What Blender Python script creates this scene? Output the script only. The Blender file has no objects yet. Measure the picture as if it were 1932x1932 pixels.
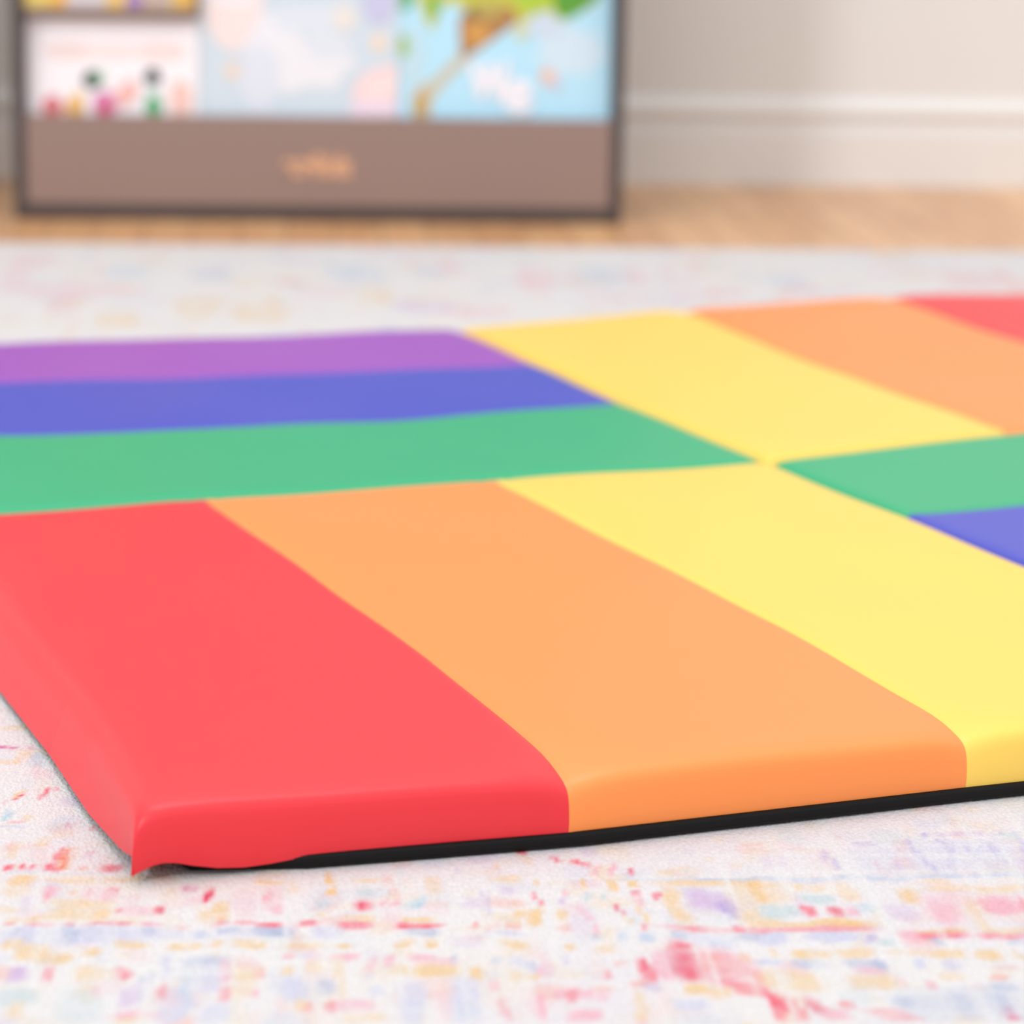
import bpy, bmesh, math, random
import numpy as np
from mathutils import Vector, Matrix

C = bpy.context.scene.collection
SC = bpy.context.scene

# ------------------------------------------------------------------ helpers
def lin(c):
    return tuple(((v/255)/12.92 if v/255 <= .04045 else ((v/255+.055)/1.055)**2.4) for v in c)

def mat(name, col, rough=.5, spec=.5, bump=0, bscale=200, ior=1.5, coat=0):
    m = bpy.data.materials.new(name); m.use_nodes = True
    nt = m.node_tree; b = nt.nodes['Principled BSDF']
    b.inputs['Base Color'].default_value = (*col, 1)
    b.inputs['Roughness'].default_value = rough
    b.inputs['Specular IOR Level'].default_value = spec
    b.inputs['IOR'].default_value = 1.54 if 'vinyl' in name else ior
    b.inputs['Coat Weight'].default_value = coat
    if bump:
        tc = nt.nodes.new('ShaderNodeTexCoord')
        n = nt.nodes.new('ShaderNodeTexNoise'); n.inputs['Scale'].default_value = bscale
        n.inputs['Detail'].default_value = 3
        bp = nt.nodes.new('ShaderNodeBump'); bp.inputs['Strength'].default_value = bump
        bp.inputs['Distance'].default_value = .002
        nt.links.new(tc.outputs['Object'], n.inputs['Vector'])
        nt.links.new(n.outputs['Fac'], bp.inputs['Height'])
        nt.links.new(bp.outputs['Normal'], b.inputs['Normal'])
    return m

def link(name, me, mats, parent=None, smooth=False):
    o = bpy.data.objects.new(name, me); C.objects.link(o)
    for m in (mats if isinstance(mats, (list, tuple)) else [mats]): me.materials.append(m)
    if parent: o.parent = parent
    if smooth:
        for p in me.polygons: p.use_smooth = True
    return o

def from_bm(name, bm, mats, parent=None, smooth=False):
    me = bpy.data.meshes.new(name); bm.normal_update(); bm.to_mesh(me); bm.free()
    return link(name, me, mats, parent, smooth)

def empty(name, loc=(0, 0, 0), rz=0):
    o = bpy.data.objects.new(name, None); C.objects.link(o)
    o.location = loc; o.rotation_euler = (0, 0, rz); o.empty_display_size = .05
    return o

def tag(o, label, cat, group=None):
    o['label'] = label; o['category'] = cat
    if group: o['group'] = group
    return o

def struct(o):
    o['kind'] = 'structure'; return o

def box(x0, x1, y0, y1, z0, z1, bev=0, seg=2):
    bm = bmesh.new()
    vs = [bm.verts.new((x, y, z)) for x in (x0, x1) for y in (y0, y1) for z in (z0, z1)]
    for f in ((0, 1, 3, 2), (4, 6, 7, 5), (0, 4, 5, 1), (2, 3, 7, 6), (0, 2, 6, 4), (1, 5, 7, 3)):
        bm.faces.new([vs[i] for i in f])
    bmesh.ops.recalc_face_normals(bm, faces=bm.faces)
    if bev: bmesh.ops.bevel(bm, geom=bm.edges[:], offset=bev, segments=seg, affect='EDGES', profile=.5)
    return bm

# ------------------------------------------------------------------ camera
cam = bpy.data.cameras.new('camera'); co = bpy.data.objects.new('camera', cam); C.objects.link(co)
SC.camera = co
cr = Vector((0.99721509, -0.07241488, 0.01783692)); cu = Vector((-0.00116524, 0.22400954, 0.97458625))
cf = Vector((0.07457019, 0.9718929, -0.22330132))
M3 = Matrix((cr, cu, -cf)).transposed()
co.matrix_world = Matrix.Translation((-0.39858822, -2.39737204, 0.5531)) @ M3.to_4x4()
cam.sensor_width = 36; cam.lens = 5518/1932*36
cam.clip_start = .05; cam.clip_end = 60
cam.dof.use_dof = True; cam.dof.focus_distance = 1.71; cam.dof.aperture_fstop = 5.2
cam.dof.aperture_blades = 0

# ------------------------------------------------------------------ light
SC.view_settings.view_transform = 'Standard'; SC.view_settings.look = 'None'
SC.view_settings.gamma = 1; SC.view_settings.use_curve_mapping = False
SC.view_settings.exposure = 0.50
w = bpy.data.worlds.new('room_light'); SC.world = w; w.use_nodes = True
bg = w.node_tree.nodes['Background']
wn = w.node_tree.nodes; wl = w.node_tree.links
wtc = wn.new('ShaderNodeTexCoord'); wsp = wn.new('ShaderNodeSeparateXYZ'); wmr = wn.new('ShaderNodeMapRange')
wl.new(wtc.outputs['Generated'], wsp.inputs[0]); wl.new(wsp.outputs['Z'], wmr.inputs['Value'])
wmr.inputs['From Min'].default_value = 0; wmr.inputs['From Max'].default_value = 1
wmr.inputs['To Min'].default_value = .545; wmr.inputs['To Max'].default_value = .98     # pale walls below, bright ceiling above
wl.new(wmr.outputs['Result'], bg.inputs['Strength'])
bg.inputs['Color'].default_value = (.975, .975, .97, 1)
def sun(name, frm, strength, ang, col):
    l = bpy.data.lights.new(name, 'SUN'); l.energy = strength; l.angle = math.radians(ang); l.color = col
    o = bpy.data.objects.new(name, l); C.objects.link(o)
    o.rotation_euler = Vector(frm).to_track_quat('Z', 'Y').to_euler(); o.location = Vector(frm)*3
    return o
sun('window_daylight', (-.57, -.76, .72), .60, 7, (.90, .95, 1.0))
al = bpy.data.lights.new('added_overhead_fill', 'AREA'); al.shape = 'DISK'; al.size = 1.1; al.energy = 7.0; al.color = (.97, .98, 1.0)
ao = bpy.data.objects.new('added_overhead_fill', al); C.objects.link(ao); ao.location = (-.55, -.35, 2.25)  # added overhead fill, no room fixture: brightens the front panel and near rug

# ------------------------------------------------------------------ setting
def wood_floor_mat():
    m = bpy.data.materials.new('oak_boards'); m.use_nodes = True
    nt = m.node_tree; N = nt.nodes; Lk = nt.links; b = N['Principled BSDF']
    tc = N.new('ShaderNodeTexCoord')
    mp = N.new('ShaderNodeMapping'); mp.inputs['Rotation'].default_value[2] = math.radians(90)
    Lk.new(tc.outputs['Object'], mp.inputs['Vector'])
    br = N.new('ShaderNodeTexBrick'); br.offset = .37
    br.inputs['Scale'].default_value = 1; br.inputs['Brick Width'].default_value = .9
    br.inputs['Row Height'].default_value = .068; br.inputs['Mortar Size'].default_value = .0012
    br.inputs['Color1'].default_value = (.80, .45, .215, 1); br.inputs['Color2'].default_value = (.64, .325, .14, 1)
    br.inputs['Mortar'].default_value = (.25, .12, .06, 1)
    Lk.new(mp.outputs['Vector'], br.inputs['Vector'])
    st = N.new('ShaderNodeMapping'); st.inputs['Scale'].default_value = (28, 2.2, 1)
    Lk.new(tc.outputs['Object'], st.inputs['Vector'])
    n = N.new('ShaderNodeTexNoise'); n.inputs['Scale'].default_value = 2.2; n.inputs['Detail'].default_value = 6
    Lk.new(st.outputs['Vector'], n.inputs['Vector'])
    mx = N.new('ShaderNodeMixRGB'); mx.blend_type = 'OVERLAY'; mx.inputs['Fac'].default_value = .45
    Lk.new(br.outputs['Color'], mx.inputs['Color1']); Lk.new(n.outputs['Fac'], mx.inputs['Color2'])
    Lk.new(mx.outputs['Color'], b.inputs['Base Color'])
    b.inputs['Roughness'].default_value = .30
    bp = N.new('ShaderNodeBump'); bp.inputs['Strength'].default_value = .15; bp.inputs['Distance'].default_value = .002
    Lk.new(br.outputs['Fac'], bp.inputs['Height']); bp.invert = True
    Lk.new(bp.outputs['Normal'], b.inputs['Normal'])
    return m

WALLY = 2.462
struct(from_bm('floor', box(-4, 4, -5, WALLY+.1, -.08, 0), wood_floor_mat()))
wallm = mat('warm_white_paint', (.83, .822, .808), .6, .3, .05, 350)
struct(from_bm('wall_back', box(-4, 4, WALLY+.004, WALLY+.12, 0, 2.7), wallm))

# skirting with a bead, a recessed cove under it and a flat lower board
def baseboard():
    prof = [(0, 0), (-.0125, 0), (-.0125, .0895), (-.0118, .0910), (-.003, .092), (-.0025, .106),
            (-.0045, .111), (-.0100, .116), (-.0122, .120), (-.0115, .127), (-.0075, .135), (-.0035, .141), (-.001, .146), (0, .147)]
    bm = bmesh.new(); rings = []
    for x in (-1.098, 3.9):
        rings.append([bm.verts.new((x, WALLY+.004+a, z)) for a, z in prof])
    n = len(prof)
    for i in range(n-1):
        bm.faces.new((rings[0][i], rings[1][i], rings[1][i+1], rings[0][i+1]))
    bm.faces.new(rings[0]); bm.faces.new(rings[1][::-1])
    bm.faces.new((rings[0][n-1], rings[1][n-1], rings[1][0], rings[0][0]))
    bmesh.ops.recalc_face_normals(bm, faces=bm.faces)
    return bm
struct(from_bm('added_shade_wall', box(-1.22, -1.10, 1.98, WALLY+.003, 0, 2.7), wallm))  # unseen stub wall, added to shade the back wall left of the rack
struct(from_bm('baseboard_back', baseboard(), mat('semi_gloss_trim_paint', (.85, .842, .83), .38, .5)))

# ------------------------------------------------------------------ rug
PAL = {'R': (240, 60, 105), 'r': (250, 120, 140), 'k': (250, 190, 205), 's': (250, 165, 150), 'm': (225, 70, 160), 't': (248, 215, 170), 'T': (250, 205, 135), 'b': (212, 222, 240), 'B': (190, 200, 228), 'l': (222, 222, 242), 'p': (222, 195, 232), 'V': (185, 170, 225), 'c': (170, 215, 235), 'g': (215, 228, 232), 'O': (250, 180, 110)}
# centre x, centre y, half width, half depth, dye, strength, lean
MARKS = [(-0.5550,-0.8815,0.0017,0.0050,'r',.9,0.0000),(-0.5475,-0.8817,0.0016,0.0050,'r',.9,0.0000),(-0.5426,-0.8822,0.0013,0.0046,'r',.7,0.0000),(-0.5370,-0.8828,0.0026,0.0042,'k',.6,0.0000),
(-0.5317,-0.8816,0.0023,0.0055,'r',.9,0.0000),(-0.5269,-0.8702,0.0017,0.0170,'r',.9,-0.0014),(-0.5220,-0.8669,0.0014,0.0154,'r',.8,-0.0012),(-0.5216,-0.8678,0.0043,0.0162,'O',.4,-0.0012),
(-0.5119,-0.8821,0.0021,0.0029,'s',.5,0.0000),(-0.4973,-0.8828,0.0067,0.0067,'R',.6,0.0000),(-0.5219,-0.8906,0.0341,0.0017,'b',.5,0.0000),(-0.5443,-0.9032,0.0053,0.0082,'T',.5,0.0000),
(-0.5047,-0.9017,0.0344,0.0041,'t',.5,0.0000),(-0.5500,-0.9224,0.0028,0.0080,'t',.4,0.0000),(-0.5269,-0.9214,0.0052,0.0096,'k',.7,0.0000),(-0.5275,-0.9301,0.0019,0.0071,'r',.4,0.0000),
(-0.5005,-0.9228,0.0078,0.0104,'k',.45,0.0000),(-0.5133,-0.9202,0.0020,0.0032,'O',.4,0.0000),(-0.4932,-0.9150,0.0017,0.0040,'r',.5,0.0000),(-0.4907,-0.9483,0.0016,0.0054,'R',.6,0.0000),
(-0.4658,-0.9469,0.0025,0.0066,'R',.65,0.0000),(-0.4452,-0.9258,0.0022,0.0104,'R',.75,0.0000),(-0.4556,-0.9159,0.0042,0.0040,'m',.4,0.0000),(-0.4529,-0.9320,0.0049,0.0071,'k',.4,0.0000),
(-0.4781,-0.9486,0.0099,0.0070,'k',.5,0.0000),(-0.4374,-0.9433,0.0035,0.0102,'t',.7,0.0000),(-0.4256,-0.9410,0.0069,0.0235,'k',.3,0.0000),(-0.5289,-0.9588,0.0095,0.0061,'T',.5,-0.0082),
(-0.5084,-0.9508,0.0157,0.0116,'T',.4,0.0000),(-0.4992,-0.9565,0.0041,0.0077,'T',.4,0.0000),(-0.5088,-0.9361,0.0152,0.0047,'t',.6,0.0000),(-0.5409,-0.9611,0.0081,0.0034,'t',.6,0.0000),
(-0.4418,-0.9583,0.0068,0.0096,'T',.5,0.0000),(-0.4396,-0.9641,0.0034,0.0038,'O',.4,0.0000),(-0.5462,-0.9678,0.0022,0.0026,'r',.8,0.0000),(-0.5276,-0.9679,0.0089,0.0030,'r',.85,0.0000),
(-0.5114,-0.9680,0.0019,0.0034,'R',.7,0.0000),(-0.4912,-0.9696,0.0118,0.0030,'r',.8,0.0000),(-0.4696,-0.9706,0.0041,0.0026,'k',.8,0.0000),(-0.4579,-0.9716,0.0027,0.0026,'r',.6,0.0000),
(-0.4399,-0.9713,0.0042,0.0034,'R',.5,0.0000),(-0.4251,-0.9713,0.0068,0.0030,'r',.5,0.0000),(-0.5117,-0.9861,0.0350,0.0133,'l',.9,0.0000),(-0.5411,-0.9791,0.0024,0.0063,'B',.8,0.0000),
(-0.5110,-0.9846,0.0032,0.0133,'B',.6,0.0000),(-0.4701,-0.9799,0.0034,0.0045,'B',.8,0.0000),(-0.4577,-0.9817,0.0023,0.0045,'l',.9,0.0000),(-0.4470,-0.9827,0.0024,0.0052,'B',.7,0.0000),
(-0.4337,-0.9831,0.0047,0.0052,'B',.8,0.0000),(-0.4168,-0.9820,0.0041,0.0052,'B',.6,0.0000),(-0.4475,-0.9827,0.0294,0.0067,'l',.5,0.0000),(-0.5403,-0.9963,0.0053,0.0065,'t',.7,0.0000),
(-0.5289,-1.0060,0.0079,0.0086,'t',.8,0.0000),(-0.5201,-1.0148,0.0081,0.0085,'T',.4,0.0000),(-0.5132,-1.0157,0.0045,0.0050,'t',.8,0.0000),(-0.4997,-1.0104,0.0040,0.0050,'t',.8,0.0000),
(-0.4806,-0.9980,0.0093,0.0051,'t',.8,0.0000),(-0.4535,-0.9980,0.0077,0.0044,'t',.9,0.0000),(-0.4377,-0.9991,0.0037,0.0036,'t',.8,0.0000),(-0.4222,-1.0003,0.0075,0.0058,'t',.7,0.0000),
(-0.5344,-1.0353,0.0044,0.0110,'p',.9,0.0000),(-0.5197,-1.0357,0.0026,0.0110,'r',.5,0.0000),(-0.5030,-1.0369,0.0041,0.0103,'T',.45,0.0000),(-0.4913,-1.0393,0.0039,0.0069,'t',.6,0.0000),
(-0.4847,-1.0360,0.0039,0.0076,'r',.6,0.0000),(-0.4871,-1.0550,0.0058,0.0074,'k',.5,0.0000),(-0.4719,-1.0392,0.0036,0.0062,'B',.7,0.0000),(-0.4710,-1.0621,0.0018,0.0153,'V',.5,0.0000),
(-0.4766,-1.0663,0.0041,0.0129,'p',.5,0.0000),(-0.4607,-1.0598,0.0026,0.0087,'r',.45,0.0000),(-0.4602,-1.0276,0.0024,0.0154,'l',.9,0.0000),(-0.4417,-1.0247,0.0094,0.0105,'B',.6,0.0000),
(-0.4483,-1.0559,0.0033,0.0209,'b',.7,0.0000),(-0.4387,-1.0461,0.0058,0.0164,'l',.8,0.0000),(-0.4341,-1.0366,0.0021,0.0152,'k',.7,0.0000),(-0.4235,-1.0364,0.0076,0.0090,'t',.7,0.0000),
(-0.4298,-1.0653,0.0026,0.0106,'r',.5,0.0000),(-0.4211,-1.0555,0.0064,0.0115,'T',.3,0.0000),(-0.4215,-1.0267,0.0066,0.0035,'k',.5,0.0000),(-0.4730,-1.0877,0.0140,0.0039,'k',.7,0.0000),
(-0.5302,-1.0644,0.0089,0.0099,'g',.7,0.0000),(-0.4990,-1.0756,0.0113,0.0203,'g',.4,0.0000),(-0.5292,-1.0814,0.0033,0.0097,'t',.5,0.0000),(-0.4564,-1.0868,0.0056,0.0103,'l',.6,0.0000),
(-0.4344,-1.0875,0.0075,0.0103,'l',.5,0.0000),(-0.4773,-1.0939,0.0056,0.0026,'t',.7,0.0000),(-0.4527,-1.0836,0.0019,0.0136,'l',.6,0.0000),(-0.4121,-0.9064,0.0071,0.0049,'T',.6,0.0000),
(-0.3999,-0.9148,0.0028,0.0097,'T',.5,0.0000),(-0.3786,-0.9120,0.0020,0.0163,'T',.7,0.0000),(-0.3819,-0.9242,0.0022,0.0040,'T',.7,0.0000),(-0.4104,-0.9336,0.0056,0.0190,'k',.4,0.0000),
(-0.4127,-0.9298,0.0011,0.0072,'r',.4,0.0000),(-0.4066,-0.9504,0.0032,0.0070,'k',.5,0.0000),(-0.3820,-0.9416,0.0039,0.0086,'c',.35,0.0000),(-0.3641,-0.9464,0.0047,0.0098,'r',.75,0.0000),
(-0.3668,-0.9467,0.0014,0.0086,'R',.7,0.0000),(-0.3616,-0.9230,0.0045,0.0072,'g',.7,0.0000),(-0.3515,-0.9412,0.0018,0.0059,'k',.9,0.0000),(-0.3438,-0.9402,0.0020,0.0063,'k',.9,0.0000),
(-0.3327,-0.9429,0.0031,0.0071,'c',.6,0.0000),(-0.3376,-0.9420,0.0018,0.0063,'g',.7,0.0000),(-0.3254,-0.9166,0.0043,0.0130,'T',.4,0.0000),(-0.3389,-0.9131,0.0020,0.0065,'T',.4,0.0000),
(-0.3416,-0.8957,0.0019,0.0042,'c',.4,0.0000),(-0.3595,-0.9060,0.0071,0.0033,'t',.5,0.0000),(-0.2973,-0.9444,0.0017,0.0173,'V',.5,0.0000),(-0.3053,-0.9420,0.0059,0.0071,'p',.4,0.0000),
(-0.2838,-0.9233,0.0043,0.0057,'p',.5,0.0000),(-0.3084,-0.8923,0.0017,0.0050,'p',.6,0.0000),(-0.2864,-0.8826,0.0015,0.0051,'t',.6,0.0000),(-0.2852,-0.9070,0.0072,0.0041,'t',.6,0.0000),
(-0.2790,-0.9548,0.0045,0.0058,'t',.6,0.0000),(-0.3662,-0.9649,0.0070,0.0042,'t',.8,0.0000),(-0.4115,-0.9736,0.0068,0.0041,'r',.8,0.0000),(-0.3884,-0.9734,0.0060,0.0041,'r',.7,0.0000),
(-0.3674,-0.9740,0.0074,0.0049,'r',.7,0.0000),(-0.3346,-0.9759,0.0096,0.0045,'r',.85,0.0000),(-0.3334,-0.9665,0.0069,0.0042,'t',.8,0.0000),(-0.3072,-0.9752,0.0019,0.0045,'r',.5,0.0000),
(-0.2973,-0.9784,0.0027,0.0060,'r',.35,0.0000),(-0.2848,-0.9742,0.0045,0.0045,'s',.5,0.0000),(-0.3822,-0.9603,0.0033,0.0038,'T',.4,0.0000),(-0.4076,-0.9830,0.0089,0.0060,'B',.8,0.0000),
(-0.3790,-0.9845,0.0068,0.0067,'l',.9,0.0000),(-0.3329,-0.9865,0.0079,0.0059,'B',.6,0.0000),(-0.2901,-0.9869,0.0088,0.0037,'l',.8,0.0000),(-0.3928,-1.0003,0.0123,0.0051,'T',.4,0.0000),
(-0.3714,-1.0016,0.0037,0.0044,'t',.9,0.0000),(-0.3435,-1.0024,0.0038,0.0058,'t',.9,0.0000),(-0.3293,-1.0020,0.0030,0.0051,'t',.9,0.0000),(-0.2864,-1.0025,0.0054,0.0044,'t',.7,0.0000),
(-0.4159,-1.0004,0.0020,0.0029,'t',.8,0.0000),(-0.3717,-1.0175,0.0048,0.0043,'k',.9,0.0000),(-0.3995,-1.0160,0.0029,0.0036,'k',.8,0.0000),(-0.3893,-1.0149,0.0033,0.0036,'l',.8,0.0000),
(-0.3589,-1.0277,0.0024,0.0098,'k',.7,0.0000),(-0.3590,-1.0417,0.0021,0.0041,'V',.4,0.0000),(-0.3863,-1.0284,0.0045,0.0070,'T',.4,0.0000),(-0.4000,-1.0322,0.0034,0.0056,'t',.7,0.0000),
(-0.3744,-1.0436,0.0027,0.0247,'t',.8,0.0000),(-0.3488,-1.0231,0.0024,0.0050,'k',.8,0.0000),(-0.3441,-1.0330,0.0032,0.0063,'t',.9,0.0000),(-0.3267,-1.0223,0.0101,0.0050,'k',.8,0.0000),
(-0.3268,-1.0356,0.0100,0.0084,'t',.9,0.0000),(-0.3192,-1.0203,0.0016,0.0057,'B',.7,0.0000),(-0.3091,-1.0431,0.0029,0.0083,'t',.9,0.0000),(-0.2989,-1.0230,0.0029,0.0064,'B',.7,0.0000),
(-0.3015,-1.0567,0.0032,0.0058,'k',.6,0.0000),(-0.2891,-1.0247,0.0037,0.0064,'l',.9,0.0000),(-0.2884,-1.0478,0.0039,0.0069,'t',.8,0.0000),(-0.3974,-1.0568,0.0049,0.0162,'l',.9,0.0000),
(-0.3834,-1.0519,0.0044,0.0095,'B',.5,0.0000),(-0.3559,-1.0595,0.0031,0.0067,'l',.9,0.0000),(-0.3421,-1.0755,0.0066,0.0251,'l',.8,0.0000),(-0.3166,-1.0742,0.0074,0.0271,'l',.8,0.0000),
(-0.3158,-1.0904,0.0051,0.0097,'b',.5,0.0000),(-0.3921,-1.0797,0.0025,0.0065,'s',.7,0.0000),(-0.3961,-1.0776,0.0020,0.0085,'t',.6,0.0000),(-0.3811,-1.0787,0.0028,0.0079,'r',.6,0.0000),
(-0.3692,-1.0784,0.0092,0.0085,'k',.8,0.0000),(-0.4142,-1.0373,0.0033,0.0069,'s',.5,0.0000),(-0.4146,-1.0628,0.0026,0.0050,'k',.7,0.0000),(-0.2969,-1.0863,0.0023,0.0156,'r',.4,0.0000),
(-0.3665,-1.0944,0.0101,0.0055,'t',.5,0.0000),(-0.2695,-0.8641,0.0026,0.0052,'r',.8,0.0000),(-0.2542,-0.8748,0.0023,0.0051,'R',.7,0.0000),(-0.2441,-0.8802,0.0023,0.0051,'r',.8,0.0012),
(-0.2400,-0.8854,0.0023,0.0051,'r',.6,0.0012),(-0.2339,-0.8973,0.0020,0.0084,'k',.7,0.0009),(-0.2246,-0.8950,0.0017,0.0109,'k',.7,0.0012),(-0.2143,-0.8961,0.0017,0.0067,'R',.75,0.0007),
(-0.2144,-0.9049,0.0014,0.0029,'B',.6,0.0000),(-0.2704,-0.9340,0.0014,0.0112,'r',.9,0.0000),(-0.2691,-0.9106,0.0014,0.0041,'t',.7,0.0000),(-0.2557,-0.9248,0.0017,0.0065,'r',.4,0.0000),
(-0.2557,-0.9408,0.0014,0.0063,'p',.7,0.0000),(-0.2426,-0.9129,0.0023,0.0057,'T',.6,0.0000),(-0.2249,-0.9166,0.0020,0.0073,'t',.9,0.0000),(-0.2148,-0.9160,0.0023,0.0049,'t',.9,0.0000),
(-0.2432,-0.9276,0.0026,0.0024,'b',.8,0.0000),(-0.2426,-0.9364,0.0028,0.0064,'g',.8,0.0000),(-0.2331,-0.9358,0.0018,0.0072,'g',.8,0.0000),(-0.2723,-0.9607,0.0033,0.0123,'t',.9,0.0000),
(-0.2821,-0.9624,0.0028,0.0096,'t',.6,0.0000),(-0.2590,-0.9611,0.0028,0.0062,'t',.7,0.0000),(-0.2595,-0.9794,0.0033,0.0045,'s',.4,0.0000),(-0.2463,-0.9598,0.0025,0.0108,'k',.5,0.0011),
(-0.2437,-0.9843,0.0019,0.0075,'k',.7,0.0000),(-0.2274,-0.9580,0.0017,0.0085,'R',.65,0.0008),(-0.2272,-0.9734,0.0014,0.0068,'t',.9,0.0000),(-0.2273,-0.9944,0.0025,0.0081,'b',.9,0.0000),
(-0.2178,-0.9977,0.0024,0.0066,'b',.9,0.0000),(-0.2160,-0.9290,0.0020,0.0048,'r',.5,0.0000),(-0.2158,-0.9442,0.0017,0.0087,'k',.7,0.0000),(-0.2168,-0.9652,0.0014,0.0123,'t',.8,0.0000),
(-0.2183,-0.9828,0.0014,0.0053,'r',.5,0.0000),(-0.2067,-0.9373,0.0020,0.0064,'r',.7,0.0000),(-0.2444,-0.9933,0.0033,0.0044,'B',.5,0.0000),(-0.1011,-0.9089,0.1005,0.0033,'b',.8,0.0000),
(-0.1583,-0.9079,0.0202,0.0021,'B',.6,0.0000),(-0.1698,-0.9155,0.0305,0.0049,'t',.8,0.0000),(-0.1860,-0.9306,0.0071,0.0072,'p',.6,0.0000),(-0.1756,-0.9443,0.0119,0.0126,'p',.8,0.0042),
(-0.1676,-0.9556,0.0039,0.0125,'V',.6,0.0020),(-0.1977,-0.9498,0.0049,0.0267,'t',.8,0.0020),(-0.1496,-0.9281,0.0031,0.0137,'T',.7,0.0011),(-0.1529,-0.9385,0.0128,0.0291,'t',.4,0.0000),
(-0.1546,-0.9676,0.0098,0.0115,'t',.6,0.0000),(-0.1868,-0.9836,0.0227,0.0038,'r',.35,0.0000),(-0.1685,-0.9833,0.0023,0.0060,'r',.6,0.0000),(-0.1869,-0.9851,0.0104,0.0038,'r',.5,0.0000),
(-0.1326,-0.9865,0.0317,0.0053,'r',.55,0.0000),(-0.2024,-0.9944,0.0044,0.0059,'B',.6,0.0000),(-0.1855,-0.9993,0.0109,0.0088,'l',.8,0.0000),(-0.1618,-0.9947,0.0099,0.0052,'B',.6,0.0000),
(-0.1827,-1.0082,0.0068,0.0073,'b',.6,0.0000),(-0.1869,-1.0168,0.0097,0.0072,'k',.5,0.0000),(-0.2041,-1.0281,0.0064,0.0234,'R',.55,0.0013),(-0.2027,-1.0098,0.0049,0.0051,'r',.5,0.0000),
(-0.2022,-1.0326,0.0035,0.0176,'R',.3,0.0000),(-0.2237,-1.0404,0.0037,0.0174,'r',.75,0.0016),(-0.2239,-1.0308,0.0024,0.0078,'R',.5,0.0000),(-0.2150,-1.0323,0.0040,0.0176,'k',.7,0.0000),
(-0.2288,-1.0591,0.0044,0.0054,'s',.6,0.0000),(-0.2234,-1.0626,0.0044,0.0047,'V',.35,0.0000),(-0.2358,-1.0276,0.0035,0.0035,'s',.3,0.0000),(-0.2452,-1.0435,0.0021,0.0069,'r',.5,0.0000),
(-0.2627,-1.0729,0.0031,0.0093,'r',.7,0.0000),(-0.2560,-1.0718,0.0032,0.0053,'k',.7,0.0000),(-0.2688,-1.0704,0.0032,0.0050,'k',.7,0.0000),(-0.2802,-1.0842,0.0046,0.0131,'k',.9,0.0000),
(-0.2577,-1.0960,0.0076,0.0058,'k',.9,0.0000),(-0.2480,-1.0753,0.0026,0.0060,'k',.6,0.0000),(-0.2829,-1.0305,0.0029,0.0063,'B',.6,0.0000),(-0.2795,-1.0370,0.0016,0.0056,'k',.7,0.0000),
(-0.2647,-1.0233,0.0019,0.0057,'V',.35,0.0000),(-0.2600,-1.0061,0.0024,0.0044,'t',.9,0.0000),(-0.2411,-1.0088,0.0054,0.0051,'t',.5,0.0000),(-0.2844,-1.0465,0.0052,0.0055,'t',.9,0.0000),
(-0.1830,-1.0381,0.0159,0.0168,'r',.4,0.0000),(-0.1916,-1.0274,0.0037,0.0092,'s',.4,0.0000),(-0.1846,-1.0583,0.0065,0.0075,'r',.5,0.0026),(-0.1765,-1.0660,0.0052,0.0081,'r',.5,0.0000),
(-0.1693,-1.0230,0.0034,0.0071,'O',.35,0.0000),(-0.2012,-1.0646,0.0065,0.0061,'t',.9,0.0000),(-0.2311,-1.0862,0.0026,0.0163,'t',.6,0.0000),(-0.2051,-1.0839,0.0077,0.0079,'l',.6,0.0000),
(-0.1890,-1.0710,0.0065,0.0067,'t',.6,0.0000),(-0.1671,-1.0573,0.0024,0.0143,'r',.5,0.0011),(-0.1659,-1.0875,0.0036,0.0183,'r',.75,0.0013),(-0.1572,-1.0897,0.0033,0.0163,'r',.6,0.0021),
(-0.1441,-1.0901,0.0051,0.0163,'R',.5,0.0021),(-0.1377,-1.0980,0.0051,0.0087,'k',.8,0.0000),(-0.1298,-1.0828,0.0026,0.0059,'r',.5,0.0000),(-0.1120,-1.0984,0.0103,0.0091,'r',.5,0.0051),
(-0.0512,-1.1015,0.0036,0.0078,'r',.8,0.0000),(-0.0419,-0.8389,0.0018,0.0036,'V',.7,0.0000),(-0.0482,-0.8737,0.0018,0.0330,'V',.55,0.0051),(-0.0344,-0.8612,0.0012,0.0203,'V',.4,0.0027),
(-0.0227,-0.8739,0.0012,0.0130,'V',.5,0.0018),(-0.0069,-0.8767,0.0015,0.0225,'V',.4,0.0039),(-0.0780,-0.8534,0.0060,0.0044,'V',.4,0.0000),(-0.1005,-0.8807,0.0012,0.0180,'V',.4,0.0021),
(-0.0738,-0.8900,0.0012,0.0110,'k',.5,0.0012),(-0.0142,-0.8395,0.0061,0.0036,'p',.5,0.0000),(-0.0633,-0.8908,0.0012,0.0064,'p',.6,0.0006),(-0.1058,-0.8790,0.0009,0.0129,'p',.5,0.0009),
(-0.0426,-0.8801,0.0493,0.0258,'l',.35,0.0000),(0.0070,-0.8435,0.0068,0.0054,'g',.6,0.0000),(-0.1397,-0.9292,0.0097,0.0129,'T',.4,0.0000),(-0.1242,-0.9207,0.0020,0.0057,'T',.7,0.0000),
(-0.1141,-0.9209,0.0029,0.0041,'t',.9,0.0000),(-0.1021,-0.9309,0.0052,0.0121,'T',.4,0.0017),(-0.0712,-0.9365,0.0060,0.0136,'T',.6,0.0000),(-0.0452,-0.9275,0.0166,0.0041,'T',.4,0.0000),
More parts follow.
